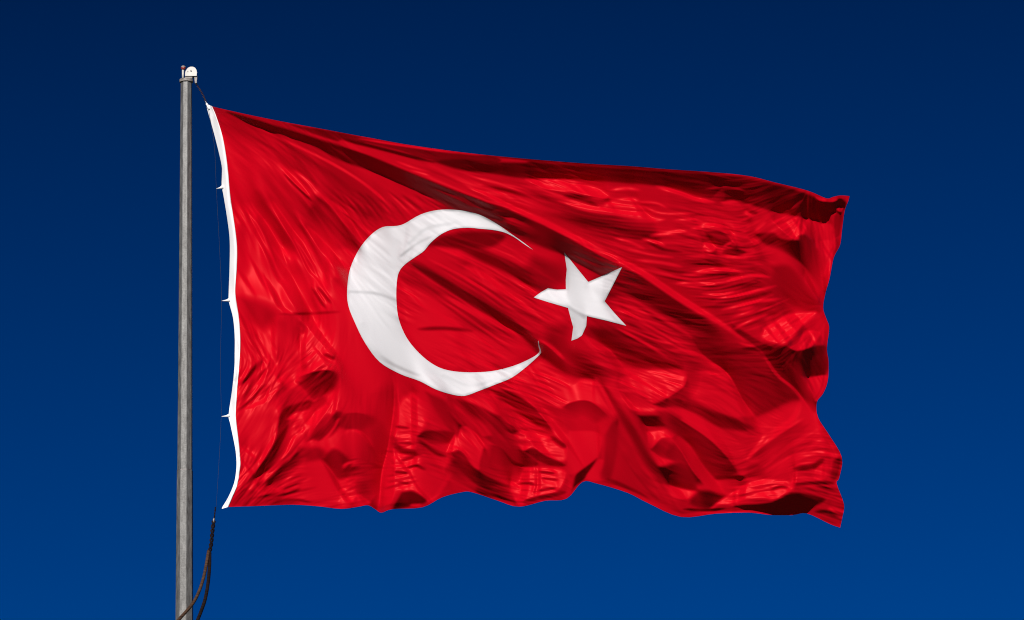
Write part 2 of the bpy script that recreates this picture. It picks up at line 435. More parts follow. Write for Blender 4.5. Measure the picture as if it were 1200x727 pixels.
('P',118,4,[(614,529),(625,524.5),(637,533),(663,545),(650,546.5),(632,541)]),
('L',125,2.6,4,[(645,511),(654,518),(664,525)]),
('P',246,5,[(602,547),(628,548),(661,551),(659,569),(645,580),(610,592),(604,588),(598,570)]),
('L',150,1.6,2.5,[(605,568),(618,566.5),(627,568)]),
('L',195,1.6,2.5,[(626,549),(629,563),(626,580)]),
('L',165,1.4,2.2,[(632,553),(650,555)]),
('L',165,1.4,2.2,[(634,560),(654,563)]),
('L',160,1.5,2.2,[(630,575),(652,572)]),
('L',130,2.4,3,[(612,588.5),(640,582),(664,577)]),
('P',218,5,[(666,505),(702,508),(701,536),(687,546),(669,557),(664,540)]),
('P',92,4,[(699.5,537.5),(687,559),(674,570),(668,578),(672,560),(690,545)]),
('P',220,4,[(702,538),(708,541),(710,562),(686,561)]),
('P',205,6,[(668,560),(674,556),(668,584),(662,584)]),
# smooth diagonal panel
('P',168,8,[(727,490),(740,500),(761,543),(779,568),(786,583),(797,604),(712,568),(709,539)]),
('P',135,8,[(709,510),(720,494),(724,520),(716,560),(709,550)]),
('L',110,2.2,3.5,[(742,503),(752,524),(762,544)]),
('L',110,2.4,4,[(711,561),(735,572),(762,586)]),
('L',195,2.5,3,[(700,565.5),(735,576),(762,588.5),(798,604)]),
# right of the panel
('P',178,14,[(735,436),(780,438),(800,445),(795,462),(750,452)]),
('L',222,4,6,[(683,394),(700,405),(713,414),(726,431),(737,435),(780,438),(800,442)]),
('L',228,2.4,4,[(724,456.5),(750,460),(767,472)]),
('P',210,8,[(736,462),(760,474),(790,460),(802,448),(800,462),(768,478),(742,475)]),
('L',235,2.8,4,[(727,460),(735,470),(744,479),(777,481)]),
('P',72,6,[(748,487),(780,488),(800,496),(780,500),(756,498)]),
('P',85,5,[(766,474),(790,466),(800,472),(780,478)]),
('P',150,10,[(762,522),(775,515),(795,525),(795,540),(776,535)]),
('P',240,4,[(758,506),(790,503),(791,512),(775,514),(762,526)]),
('P',228,4,[(762,527),(776,537),(796,542),(782,547.5),(768,544.5)]),
('P',100,10,[(771,549),(797,543),(813,562),(817,574),(806,576),(782,567)]),
('P',208,4,[(790,511),(799,512),(807,523),(820,545),(836,563),(849,580),(833,577),(818,573),(812,556),(798,530)]),
('P',230,4,[(782,568),(800,573),(817,577),(806,585),(789,583)]),
('P',98,10,[(818,575),(836,576),(849,581),(832,597),(809,590)]),
('P',98,7,[(796,508),(822,514),(851,535),(864,554),(833,560),(820,543),(808,524)]),
('P',150,10,[(770,482),(800,486),(822,508),(800,512),(780,500)]),
('P',205,6,[(800,480),(824,500),(840,505),(862,515),(873,533),(876,558),(865,557),(853,536),(824,512),(800,498)]),
('L',60,2.6,4,[(832,563),(845,559.5),(874,560.5)]),
('L',236,2,3.5,[(830,599),(848,586),(866,575),(882,567)]),
('P',205,7,[(805,434),(853,438),(862,447),(884,484),(870,489),(850,486),(809,463)]),
('P',110,8,[(800,462),(830,480),(860,492),(875,505),(840,500),(810,485)]),
('P',120,12,[(815,395),(850,408),(880,410),(860,420),(835,418)]),
('L',215,2,4,[(786,409),(815,415),(845,432),(856,440)]),
# right: dark diagonal band and its pockets
('P',92,8,[(840,420),(862,408),(893,417),(910,440),(936,466),(920,474),(891,487),(882,484),(866,450)]),
('P',72,5,[(858,380),(890,400),(907,409),(927,430),(942,445),(951,459),(957,472),(954,484),(937,464),(910,438),(895,416),(880,402),(860,388)]),
('L',175,1.3,2,[(880,402.5),(895,416.5),(910,439),(928,454),(938,466),(951,486)]),
('L',230,1.5,2.5,[(866,402),(876,405),(884,407)]),
('L',60,2,4,[(870,409),(885,410),(898,420)]),
('P',68,6,[(905,408.5),(920,405.5),(934,411),(948,407),(960,405),(968,408),(968,438),(951,440),(940,442),(926,429)]),
('P',90,8,[(945,420),(968,415),(968,438),(951,440)]),
('P',226,4,[(942,387),(961,390),(951,406),(934,411),(926,407),(935,402)]),
('P',222,4,[(945,443.5),(968,440),(968,452),(963,462),(956,471),(951,458)]),
('L',170,1.6,3,[(968,386),(967,404)]),
# crumples, upper right
('P',200,10,[(817,253),(850,255),(879,262),(882,276),(862,276),(845,262),(815,264)]),
('L',245,2.6,4,[(808,269),(833,264),(846,266),(856,274),(863,287)]),
('P',105,5,[(826,272),(845,271),(857,284),(850,290),(834,284)]),
('L',235,2.4,4,[(761,277),(785,273),(806,270)]),
('L',235,1.8,3,[(752,280),(766,283),(780,288)]),
('L',222,1.8,3,[(720,279),(740,285),(756,292)]),
('L',100,1.6,3,[(757,283),(776,292),(800,296)]),
('L',245,2,3,[(873,246.5),(876,251),(881,252.5)]),
('L',110,2,3,[(878,248),(888,250)]),
('P',248,4,[(824,284),(833,284),(839,291),(833,296),(825,293)]),
('L',232,1.6,3,[(848,289),(858,284)]),
('P',85,4,[(848,293),(862,291),(874,296),(862,300),(848,298)]),
('L',230,1.6,3,[(846,300),(866,302),(884,299)]),
('L',228,1.8,3,[(898,260),(890,266),(885,271)]),
('P',238,4,[(878,280),(884,279),(890,287),(886,290)]),
('L',240,2.6,3.5,[(768,218.5),(795,226),(815,233),(838,237.5)]),
('P',140,4,[(832,234),(846,222),(849,234)]),
('L',150,1.3,2.5,[(826,222),(848,219),(864,221),(876,226)]),
('P',215,4,[(845,237),(860,235),(868,242),(850,243)]),
('P',238,5,[(905,259),(928,253.5),(944,268),(935,281),(922,275),(912,266)]),
('P',208,6,[(932,255),(966,261),(974,268),(975,300),(962,300),(952,282),(944,268)]),
('P',80,6,[(885,274.5),(907,273),(914,279.5),(934,282),(937,276),(946,276),(955,287),(960,302),(964,330),(967,352),(960,345),(950,324),(938,309),(918,297),(899,289)]),
('P',228,4,[(954,284),(974,282),(976,300),(972,326),(966.5,341),(964,328),(959,306)]),
('P',150,4,[(976,283),(985,278),(983,290),(978,298)]),
('P',120,4,[(978,252),(986,250),(984,276),(977,275)]),
('L',236,1.8,3,[(973,262),(977,275),(978,294)]),
('P',40,5,[(958,236),(973,237),(986,233),(991,240),(985,250),(970,250),(962,262)]),
('P',228,3,[(956,230.5),(966,233),(968,236),(960,235)]),
('P',200,3,[(970,235),(978,232),(981,235),(974,237)]),
('P',215,3,[(982,241),(988,243),(986,249),(981,246)]),
('P',190,3,[(971,249),(980,249),(976,253)]),
('L',185,6,9,[(884,288),(905,295),(922,304),(940,320),(952,336),(966,362)]),
('P',115,12,[(905,312),(925,312),(945,335),(960,365),(945,366),(920,352),(908,330)]),
('P',225,3,[(943,318),(951,330),(958,345),(960,353),(951,340),(943,326)]),
('P',245,7,[(895,384),(920,370),(945,366),(957,367),(940,382),(922,402),(905,402),(893,396)]),
('L',230,1.7,3,[(814,318),(845,316),(872,319)]),
('L',230,1.7,3,[(852,329),(880,323),(904,325)]),
('L',230,1.7,3,[(792,332),(815,331),(840,334)]),
('L',230,1.7,3,[(838,351),(870,345),(910,335)]),
('L',230,1.8,3,[(845,363.5),(880,355),(916,350)]),
('L',225,1.5,3,[(822,344.5),(845,345),(862,341)]),
('L',230,1.8,3,[(860,386),(880,376),(900,368)]),
('L',215,1.5,3,[(800,322),(830,324),(850,322)]),
('L',220,1.5,3,[(858,372),(880,366),(905,359)]),
('L',100,1.6,3,[(838,357),(870,351),(905,342)]),
('L',100,1.6,3,[(830,338),(860,335),(890,331)]),
('L',110,1.6,3,[(860,379),(885,370),(905,363)]),
('L',215,2,3,[(745,305),(775,308),(800,313)]),
('L',220,1.6,3,[(735,292),(760,298),(790,302)]),
# lower right
('P',200,14,[(893,490),(940,470),(965,505),(985,536),(975,555),(935,550),(905,560),(880,545)]),
('P',155,10,[(872,545),(890,543),(895,560),(878,560)]),
('L',232,2,3.5,[(898,508),(886,525),(875,539)]),
('P',222,4,[(875,540),(885,531),(901,525.5),(893,535),(882,541)]),
('L',225,3,5,[(938,470),(930,490),(900,510)]),
('L',85,3.2,4,[(931,549.5),(950,547.5),(957,545),(966,537)]),
('L',222,1.6,3,[(936,535),(948,531),(958,532)]),
('P',115,6,[(976,540),(985,537),(982,560),(974,560)]),
('P',222,5,[(954,552),(964,545),(968,560),(956,563)]),
('P',240,7,[(842,592),(870,571),(882,563),(904,562),(928,566),(926,577),(906,587),(897,584),(878,584),(858,590)]),
('L',130,1.4,2.5,[(903,574),(915,571),(924,572)]),
('L',228,2.2,3.5,[(931,551),(932,560),(929,570)]),
('L',85,2,3,[(932,568),(955,566),(979,566.5)]),
('P',150,5,[(930,573),(960,570),(980,571),(985,578),(960,577)]),
('P',48,8,[(862,593),(905,589),(925,578),(949,579),(967,586),(952,595),(944,600),(904,602),(878,596)]),
('P',165,5,[(948,601),(968,588),(982,578),(989,592),(985,616),(972,612)]),
('P',215,4,[(972,594),(978,599),(976,603),(970,600)]),
('L',90,2,3,[(955,600),(970,600),(984,606)]),
('L',205,2,2.5,[(800,604),(840,600),(878,599.5),(904,602.5)]),
('L',90,1.5,2.5,[(800,597),(830,598),(850,596)]),
]
# bundles of long creases: how many, strength, half width, softness, guide paths the creases run between
FANS = [
(30,62,1.3,2.4,[[(360,222),(385,255),(412,300)],[(400,222),(420,245),(440,272)],[(440,222),(458,240),(475,262)],[(500,228),(518,238),(545,248)]]),
(16,26,2.4,4.5,[[(255,150),(300,195),(350,262)],[(262,140),(330,184),(420,258)],[(275,139),(360,180),(440,232)]]),
(34,52,1.5,2.6,[[(470,322),(520,358),(605,418)],[(500,292),(560,322),(640,374)],[(530,276),(600,300),(662,335)]]),
(14,36,1.5,3.0,[[(445,190),(540,228),(640,272)],[(470,184),(560,214),(670,264)]]),
(12,30,1.8,3.0,[[(380,170),(470,208),(560,246)],[(400,176),(500,216),(600,254)]]),
(22,46,2.6,4.5,[[(283,240),(300,300),(320,362)],[(300,232),(340,290),(374,364)],[(340,238),(378,290),(408,348)]]),
(16,58,1.4,2.4,[[(278,474),(290,448),(312,410)],[(278,480),(300,460),(330,425)],[(278,484),(305,474),(348,456)]]),
(30,52,1.6,2.6,[[(283,560),(284,540),(290,515)],[(286,566),(298,548),(314,520)],[(288,572),(320,553),(352,522)],[(286,582),(325,570),(364,552)],[(285,590),(330,583),(374,574)]]),
(22,50,1.1,2.2,[[(556,464),(600,482),(652,506)],[(595,447),(632,458),(668,476)],[(628,420),(650,430),(676,440)]]),
(16,50,1.4,2.6,[[(690,374),(740,390),(795,412)],[(706,352),(750,364),(810,388)]]),
(40,62,1.3,2.4,[[(728,300),(790,318),(850,316)],[(765,326),(830,336),(892,321)],[(805,352),(860,353),(918,335)],[(838,380),(880,370),(930,350)],[(862,392),(895,381),(938,362)]]),
(24,48,1.6,2.8,[[(620,212),(700,232),(790,242)],[(596,224),(690,250),(800,260)],[(650,262),(740,282),(830,288)]]),
(18,40,2.0,3.6,[[(730,332),(800,378),(872,424)],[(704,345),(770,386),(850,432)],[(690,378),(760,412),(840,444)]]),
(16,34,1.6,3.0,[[(878,548),(920,516),(960,488)],[(900,562),(935,536),(975,512)]]),
(12,40,1.3,2.4,[[(842,592),(880,577),(926,573)],[(862,580),(890,566),(928,563)]]),
(14,40,1.5,2.8,[[(500,462),(525,490),(548,520)],[(545,468),(580,497),(612,532)],[(580,458),(620,486),(660,522)]]),
(12,34,1.6,3.0,[[(735,440),(770,446),(800,444)],[(738,464),(768,470),(802,458)]]),
(10,34,1.5,2.8,[[(962,300),(966,320),(966,342)],[(974,284),(972,306),(968,328)]]),
(14,30,1.8,3.4,[[(670,350),(720,395),(790,440)],[(640,350),(690,405),(730,440)]]),
(14,26,2.2,4.0,[[(712,505),(735,545),(770,590)],[(740,500),(765,545),(795,595)]]),
(16,34,1.6,3.0,[[(800,440),(840,455),(880,484)],[(800,400),(850,415),(905,440)]]),
(10,34,1.6,3.0,[[(355,505),(368,482),(394,458)],[(372,512),(385,500),(398,480)]]),
(20,46,1.2,2.2,[[(456,505),(474,506),(492,500)],[(452,540),(475,541),(498,536)],[(447,580),(470,572),(500,566)]]),
(14,24,1.2,2.2,[[(600,552),(630,552),(660,554)],[(602,585),(630,580),(655,574)]]),
(12,26,1.2,2.2,[[(602,512),(634,516),(662,512)],[(616,530),(640,534),(662,538)]]),
(12,40,1.2,2.2,[[(398,556),(410,550),(420,545)],[(398,586),(410,584),(420,580)]]),
]
FANS += [(3,22,0.9,1.8,[[(x, y - 5.0) for x, y in BOTTOM[k:k + 7]], [(x, y - 6.5) for x, y in BOTTOM[k:k + 7]]]) for k in (0, 6, 12, 18)]
FANS += [(3,24,0.9,1.8,[[(x - 5.0, y) for x, y in FLY[k:k + 6]], [(x - 6.5, y) for x, y in FLY[k:k + 6]]]) for k in (2, 7, 12, 17)]
# the long folds that run through everything
LONG_FOLDS = [
('L',72,6,9,[(598,262),(640,279),(680,303),(720,327),(760,351),(800,373),(845,398)]),
('L',230,3,5,[(500,192),(540,212),(604,245),(640,261),(675,279),(700,293),(728,306),(752,319),(799,351),(840,376),(872,400)]),
('L',58,4.5,7,[(484,308),(528,336),(569,361),(596,379),(627,404),(664,433),(697,444)]),
('L',222,2.6,5,[(515,345),(569,373),(604,393),(628,411)]),
('L',95,5,9,[(545,292),(593,313),(640,340),(664,352)]),
('L',222,4,7,[(545,312),(570,326),(592,344)]),
('L',85,5,9,[(700,448),(722,478),(742,508),(762,544),(778,566)]),
('L',228,2.6,4,[(700,447),(708,461),(716,477),(722,494)]),
('L',222,3,5,[(683,394),(700,405),(714,416),(728,432)]),
('L',95,6,10,[(690,385),(720,402),(745,424),(765,430)]),
('L',100,5,9,[(372,232),(395,262),(418,294)]),
('L',228,3,6,[(388,236),(410,262),(424,284)]),
]
LONG_FOLDS += [
('R',128,20,2.0,[(656,480),(668,472.5),(686,469.5),(700,476),(716,491)]),
('P',226,8,[(727,442),(775,434),(800,436),(802,450),(786,462),(771,470),(745,458),(728,452)]),
('R',120,16,1.8,[(771,472),(788,463),(803.5,450),(802,433),(782,414)]),
('R',88,44,1.8,[(886,489),(870,468),(853,438),(822,414),(806,386)]),
('L',205,6,6,[(780,474),(822,496),(860,524),(874,556)]),
('R',92,24,1.8,[(776,479),(800,494),(830,514),(852,536),(868,560)]),
('L',100,3.5,6,[(772,470),(808,477),(843,489),(884,503)]),
('L',208,6,5,[(792,512),(806,528),(818,548),(834,566),(849,580)]),
('R',84,18,1.8,[(786,514),(799,530),(811,551),(826,570)]),
('L',228,1.8,3.5,[(875,539),(890,524),(915,506),(942,490)]),
('R',150,18,2.0,[(875,541),(890,527),(915,509),(944,491)]),
('L',200,1.2,2,[(895,416.5),(910,439),(928,454),(938,466),(951,486)]),
('R',96,24,1.8,[(346,446),(360,438),(386,434),(398,447)]),
('R',182,14,1.8,[(398,492),(403,475),(399.5,445),(397,378)]),
('R',140,30,2.0,[(456,436),(462,466),(456,520),(447,556),(444,599)]),
('L',244,2.2,4,[(460,440),(465,466),(459,520),(450,556),(447,596)]),
('R',72,18,1.8,[(298,556),(312,534),(323,514),(328,490),(334,476)]),
('L',230,2.0,3.5,[(296,553),(310,533),(321,513),(326,490)]),
('R',84,14,1.6,[(310,571),(326,553),(339,540),(352,524)]),
('R',112,22,1.8,[(570,520),(586,525),(600,544),(618,550)]),
('R',100,20,1.8,[(527,533),(541,546),(561,556),(586,566)]),
('R',120,16,1.8,[(489,513),(500,506),(530,508)]),
('R',108,18,1.8,[(572,456),(600,462),(622,475),(640,494),(652,514)]),
('R',112,20,1.8,[(630,398),(646,409),(662,424),(690,440)]),
('R',100,26,2.0,[(372,224),(396,254),(420,290)]),
('R',90,20,2.0,[(604,250),(640,266),(675,284),(700,298),(728,312),(752,325),(799,357),(840,381)]),
]
LONG_FOLDS += [
('R',110,16,1.5,[(398,486),(386,502),(368,514),(356,520)]),
('L',238,1.8,3,[(394,458),(386,474),(372,492),(361,512)]),
('L',232,1.4,2.4,[(398,490),(388,504),(376,516)]),
('L',110,1.4,2.4,[(394,494),(384,507),(372,517)]),
('R',120,12,1.5,[(347,480),(358,474),(370,470),(384,462)]),
('L',230,1.4,2.4,[(336,492),(348,487),(362,481)]),
('R',120,14,1.5,[(395,562),(388,548),(378,538)]),
('L',225,1.5,2.5,[(376,541),(386,552),(394,566),(397,586)]),
('R',130,12,1.5,[(400,556),(412,548),(424,545)]),
('R',120,12,1.4,[(424,568),(436,562),(444,566)]),
('R',128,22,1.8,[(432,487),(418,484),(402,485)][::-1]),
('L',214,1.6,3,[(398,512),(410,505),(424,508),(436,524)]),
('L',232,1.5,2.5,[(318,404),(326,420),(322,440)]),
('R',150,16,1.6,[(322,372),(326,400),(322,430)][::-1]),
('R',165,16,1.6,[(352,378),(351,405),(354,432)]),
]
FANS += [
(14,44,1.2,2.2,[[(358,516),(370,500),(392,470)],[(370,520),(384,505),(400,485)]]),
(12,40,1.2,2.2,[[(352,440),(366,434),(384,428)],[(362,444),(376,436),(390,434)]]),
(12,44,1.1,2.0,[[(330,500),(340,492),(356,486)],[(338,520),(350,508),(366,498)]]),
(10,40,1.1,2.0,[[(400,545),(410,540),(422,536)],[(398,560),(410,556),(424,552)]]),
(10,36,1.3,2.4,[[(282,400),(296,412),(306,430)],[(284,376),(300,392),(314,420)]]),
]
# run of the fine creases: x, y, direction (degrees, clockwise from +x), strength
GRAIN = [(300,160,35,.2),(330,220,50,.3),(420,240,38,.8),(380,280,55,.55),(300,300,75,.25),(300,400,70,.35),(290,450,-60,.7),(300,560,-50,.7),(340,575,-25,.7),(360,440,-40,.5),(375,500,-50,.75),(330,510,-60,.5),(410,555,-10,.7),(365,560,0,.2),(425,440,90,.05),(430,520,80,.15),(475,540,3,.7),(510,555,20,.4),(480,230,36,.8),(560,350,35,.4),(510,400,25,.4),(600,460,22,.7),(560,500,45,.35),(625,540,5,.7),(690,525,60,.1),(740,540,55,.1),(600,200,10,.2),(630,225,18,.6),(720,240,5,.35),(700,300,25,.5),(720,330,15,.6),(760,280,10,.7),(800,330,0,.7),(860,350,-14,.8),(920,330,40,.12),(850,280,15,.7),(895,270,-30,.5),(930,390,-35,.25),(850,430,0,.2),(870,480,40,.2),(770,395,18,.5),(800,525,35,.12),(800,560,15,.3),(900,540,-30,.35),(890,580,-5,.5),(960,590,20,.5),(968,285,80,.4),(960,420,70,.4),(680,465,12,.3),(640,345,30,.5),(500,195,20,.3),(800,215,8,.2)]

# ------------------------------------------------------------------ flag: from the sketch of the folds to the shape of the cloth
X0, Y0, NX, NY = 205, 85, 832, 576
gx, gy = np.meshgrid(np.arange(NX) + X0, np.arange(NY) + Y0)

def inside(poly, x, y):
    c = np.zeros(x.shape, bool)
    n = len(poly)
    for i in range(n):
        x1, y1 = poly[i]; x2, y2 = poly[(i + 1) % n]
        if y1 == y2: continue
        c ^= ((y1 > y) != (y2 > y)) & (x < (x2 - x1) * (y - y1) / (y2 - y1) + x1)
    return c

def seg_dist(path, x, y, closed=False):
    best = np.full(x.shape, 1e9); best_t = np.zeros(x.shape)
    P = np.asarray(path)
    if closed: P = np.vstack([P, P[:1]])
    ln = np.r_[0, np.cumsum(np.hypot(*np.diff(P, axis=0).T))]
    for i in range(len(P) - 1):
        a, d = P[i], P[i + 1] - P[i]
        q = d @ d
        if q < 1e-9: continue
        t = np.clip(((x - a[0]) * d[0] + (y - a[1]) * d[1]) / q, 0, 1)
        r = np.hypot(x - a[0] - t * d[0], y - a[1] - t * d[1])
        m = r < best
        best[m] = r[m]; best_t[m] = (ln[i] + t[m] * math.sqrt(q)) / ln[-1]
    return best, best_t

def side_of(path, x, y):
    P = np.asarray(path); best = np.full(x.shape, 1e9); sd = np.ones(x.shape)
    for i in range(len(P) - 1):
        a, d = P[i], P[i + 1] - P[i]; q = d @ d
        if q < 1e-9: continue
        t = np.clip(((x - a[0]) * d[0] + (y - a[1]) * d[1]) / q, 0, 1)
        r = np.hypot(x - a[0] - t * d[0], y - a[1] - t * d[1])
        m = r < best; best[m] = r[m]
        sd[m] = np.where(d[0] * (y - a[1]) - d[1] * (x - a[0]) >= 0, 1.0, -1.0)[m]
    return sd

def window(pts, pad):
    P = np.asarray(pts)
    c0, r0 = np.maximum(np.floor(P.min(0) - pad).astype(int) - (X0, Y0), 0)
    c1, r1 = np.minimum(np.ceil(P.max(0) + pad).astype(int) - (X0, Y0) + 1, (NX, NY))
    return slice(r0, r1), slice(c0, c1)

def sstep(a): a = np.clip(a, 0, 1); return a * a * (3 - 2 * a)

def blur(a, s):
    k = np.arange(-int(3 * s) - 1, int(3 * s) + 2); k = np.exp(-k * k / (2 * s * s)); k /= k.sum()
    p = len(k) // 2
    b = np.pad(a, ((p, p), (0, 0)), 'edge'); b = sum(k[i] * b[i:i + a.shape[0]] for i in range(len(k)))
    b = np.pad(b, ((0, 0), (p, p)), 'edge'); return sum(k[i] * b[:, i:i + a.shape[1]] for i in range(len(k)))

EMBLEM_TONE = 222.0
def strokes(T, folds):
    for f in folds:
        if f[0] == 'P':
            _, v, soft, pts = f
            if soft < 14: soft = 0.75 * soft
            c = smooth_curve(list(pts) + [pts[0]], 4)[:-1]
            w = window(c, soft)
            x, y = gx[w], gy[w]
            d, _ = seg_dist(c, x, y, True)
            d = np.where(inside(c, x, y), d, -d)
            a = sstep(d / soft + 0.5)
        elif f[0] == 'R':                   # one side of a crease: crisp at the crease, fading away to the right of its run
            _, v, width, edge_soft, pts = f
            c = smooth_curve(pts, 4)
            w = window(c, width)
            d, t = seg_dist(c, gx[w], gy[w])
            s = side_of(c, gx[w], gy[w])
            taper = sstep(np.minimum(t, 1 - t) * 6)
            a = sstep(s * d / edge_soft + 0.5) * np.clip(1 - d / (width * (0.3 + 0.7 * taper)), 0, 1) ** 0.8 * taper
        else:
            _, v, hw, soft, pts = f
            c = smooth_curve(pts, 4)
            w = window(c, hw + soft)
            d, t = seg_dist(c, gx[w], gy[w])
            taper = np.sqrt(np.clip(np.minimum(t, 1 - t) * 5, 0, 1))
            a = sstep((hw * (0.35 + 0.65 * taper) - d) / soft + 0.5) * (0.25 + 0.75 * taper)
        T[w] = T[w] * (1 - a) + v * a
    return T

def bundles(T):
    rng = np.random.default_rng(5)
    for n, amp, hw, soft, guides in FANS:
        Gd = np.array([resample(smooth_curve(g, 6), 24) for g in guides])
        for k in range(n):
            q = (k + rng.uniform(0.1, 0.9)) / n * (len(Gd) - 1)
            j = min(int(q), len(Gd) - 2); q -= j
            c = Gd[j] * (1 - q) + Gd[j + 1] * q
            a0 = rng.uniform(0, 0.45); a1 = rng.uniform(0.55, 1.0)
            c = c[int(a0 * 23):int(a1 * 23) + 2]
            c = c + rng.normal(0, 0.5, 2)
            s = amp * rng.uniform(0.4, 1.0) * (1 if k % 2 else -1)
            ww = hw * rng.uniform(0.6, 1.5)
            w = window(c, ww + soft)
            if T[w].size == 0 or len(c) < 3: continue
            d, t = seg_dist(c, gx[w], gy[w])
            taper = np.sqrt(np.clip(np.minimum(t, 1 - t) * 3, 0, 1))
            a = sstep((ww * (0.3 + 0.7 * taper) - d) / soft + 0.5) * taper
            T[w] = np.clip(T[w] + s * a, 25, 255)
    return T

def fine_creases():
    rng = np.random.default_rng(11)
    G = np.array(GRAIN, float)
    ws = np.zeros((NY, NX)); am = ws.copy(); cs = ws.copy(); sn = ws.copy()
    for x, y, th, a in G:
        w = 1.0 / ((gx - x) ** 2 + (gy - y) ** 2 + 150.0) ** 1.6
        ws += w; am += w * a
        cs += w * math.cos(rad(2 * th)); sn += w * math.sin(rad(2 * th))
    am /= ws; th = 0.5 * np.arctan2(sn, cs)
    ky, kx = np.meshgrid(np.fft.fftfreq(NY), np.fft.rfftfreq(NX), indexing='ij')
    out = np.zeros((NY, NX)); nb = 18
    base = [np.fft.rfft2(rng.standard_normal((NY, NX))) for _ in range(3)]
    for b in range(nb):
        a = math.pi * b / nb
        u = kx * math.cos(a) + ky * math.sin(a); v = -kx * math.sin(a) + ky * math.cos(a)
        lay = 0
        for base_n, (lam, ln, g) in zip(base, ((3.8, 20, .8), (8.5, 38, 1.0), (17, 60, .8))):
            k = np.exp(-0.5 * (u * ln * 1.6) ** 2) * np.exp(-0.5 * ((np.abs(v) - 1 / lam) / (0.38 / lam)) ** 2)
            n = np.fft.irfft2(base_n * k, (NY, NX)); n /= n.std()
            lay = lay + g * n
        dth = np.abs((th - a + math.pi / 2) % math.pi - math.pi / 2)
        wgt = np.clip(1 - dth / (math.pi / nb), 0, 1)
        out += wgt * lay
    # creases come in bursts
    k = np.exp(-0.5 * (kx ** 2 + ky ** 2) * (2 * math.pi * 16) ** 2)
    env = np.fft.irfft2(np.fft.rfft2(rng.standard_normal((NY, NX))) * k, (NY, NX)); env /= env.std()
    env = np.clip(0.75 + 0.55 * env, 0.08, 2.0)
    return out * am * env

def srgb_lin(v):
    v = np.clip(v / 255.0, 0, 1)
    return np.where(v <= 0.04045, v / 12.92, ((v + 0.055) / 1.055) ** 2.4)

FIELD_POLY = np.vstack([resample(smooth_curve(TOP), 300), resample(FLY, 250), resample(BOTTOM, 300)[::-1], resample(smooth_curve(HOIST), 200)[::-1]])
ALL_POLY = np.vstack([resample(smooth_curve(TOP), 300), resample(FLY, 250), resample(BOTTOM, 300)[::-1], resample(smooth_curve(BAND_OUT), 200)[::-1]])
CRES_C = np.array(CRESCENT); STAR_C = np.array(STAR)

def signed(poly, pad):
    w = window(poly, pad); s = np.full((NY, NX), -pad * 1.0)
    d, _ = seg_dist(poly, gx[w], gy[w], True)
    s[w] = np.where(inside(poly, gx[w], gy[w]), d, -np.minimum(d, pad)); return s

def target():
    T = strokes(bundles(strokes(np.full((NY, NX), 190.0), FOLDS)), LONG_FOLDS)
    B = srgb_lin(T)
    B = B * (1 + 0.0 * B)
    N = fine_creases()
    B = np.clip(B + 0.17 * N * (0.30 + 0.6 * B) , 0.01, 1.0)
    e = np.maximum(signed(CRES_C, 12), signed(STAR_C, 12))
    a = sstep((e + 1.0) / 4.0)
    Ew = np.clip(srgb_lin(np.full_like(T, EMBLEM_TONE)) + 0.085 * N, 0, 1)
    for v, hw, soft, pts in EMBLEM_FOLDS:
        c = smooth_curve(pts, 4); w = window(c, hw + soft)
        d, t = seg_dist(c, gx[w], gy[w])
        q = sstep((hw - d) / soft + 0.5)
        Ew[w] = Ew[w] * (1 - q) + srgb_lin(np.array(float(v))) * q
    B = B * (1 - a) + Ew * a
    s = signed(FIELD_POLY, 6)
    left = sstep((gx < 285) * (1 - s) / 3.0) * (gx < 285)
    B = B * (1 - left) + 0.85 * left
    for v, hw, soft, pts in BAND_FOLDS:
        c = smooth_curve(pts, 4); w = window(c, hw + soft); d, t = seg_dist(c, gx[w], gy[w])
        q = sstep((hw - d) / soft + 0.5); B[w] = B[w] * (1 - q) + srgb_lin(np.array(float(v))) * q
    return np.clip(B - 0.18 * np.exp(-B / 0.28), -0.18, 0.945)

BAND_FOLDS = [(120,0.8,1.6,[(275.8,398),(276,420),(274.2,446)]),(150,0.7,1.4,[(263,592),(268,584),(273,573)]),(170,0.6,1.4,[(270,495),(274,512),(277,530)])]
# creases in the white cloth of crescent and star
EMBLEM_FOLDS = [(186,4,7,[(450,268),(459,286),(464,312)]),(236,3,6,[(462,267),(474,285),(482,300)]),(178,1.6,2.8,[(410,342),(440,344),(464,352)]),
 (176,1.6,3,[(470,300),(490,285),(505,278)]),(190,2,3.5,[(480,285),(500,268),(530,262)]),(184,1.6,3.5,[(430,405),(445,420),(470,432)]),(180,1.6,3,[(440,412),(462,428),(490,440)]),
 (182,2,4,[(640,345),(655,355),(685,372)]),(184,4,6,[(628,349),(642,352),(660,358)]),(196,4,6,[(674,368),(678,385),(672,396)]),(172,1.4,2.5,[(664,357),(675,366),(688,371)]),
 (204,4,8,[(690,335),(705,345),(708,352)]),(196,1.6,4,[(540,250),(570,258),(596,272)]),(196,1.6,4,[(520,440),(550,452),(580,446)]),(198,2,5,[(425,380),(432,400),(445,415)])]

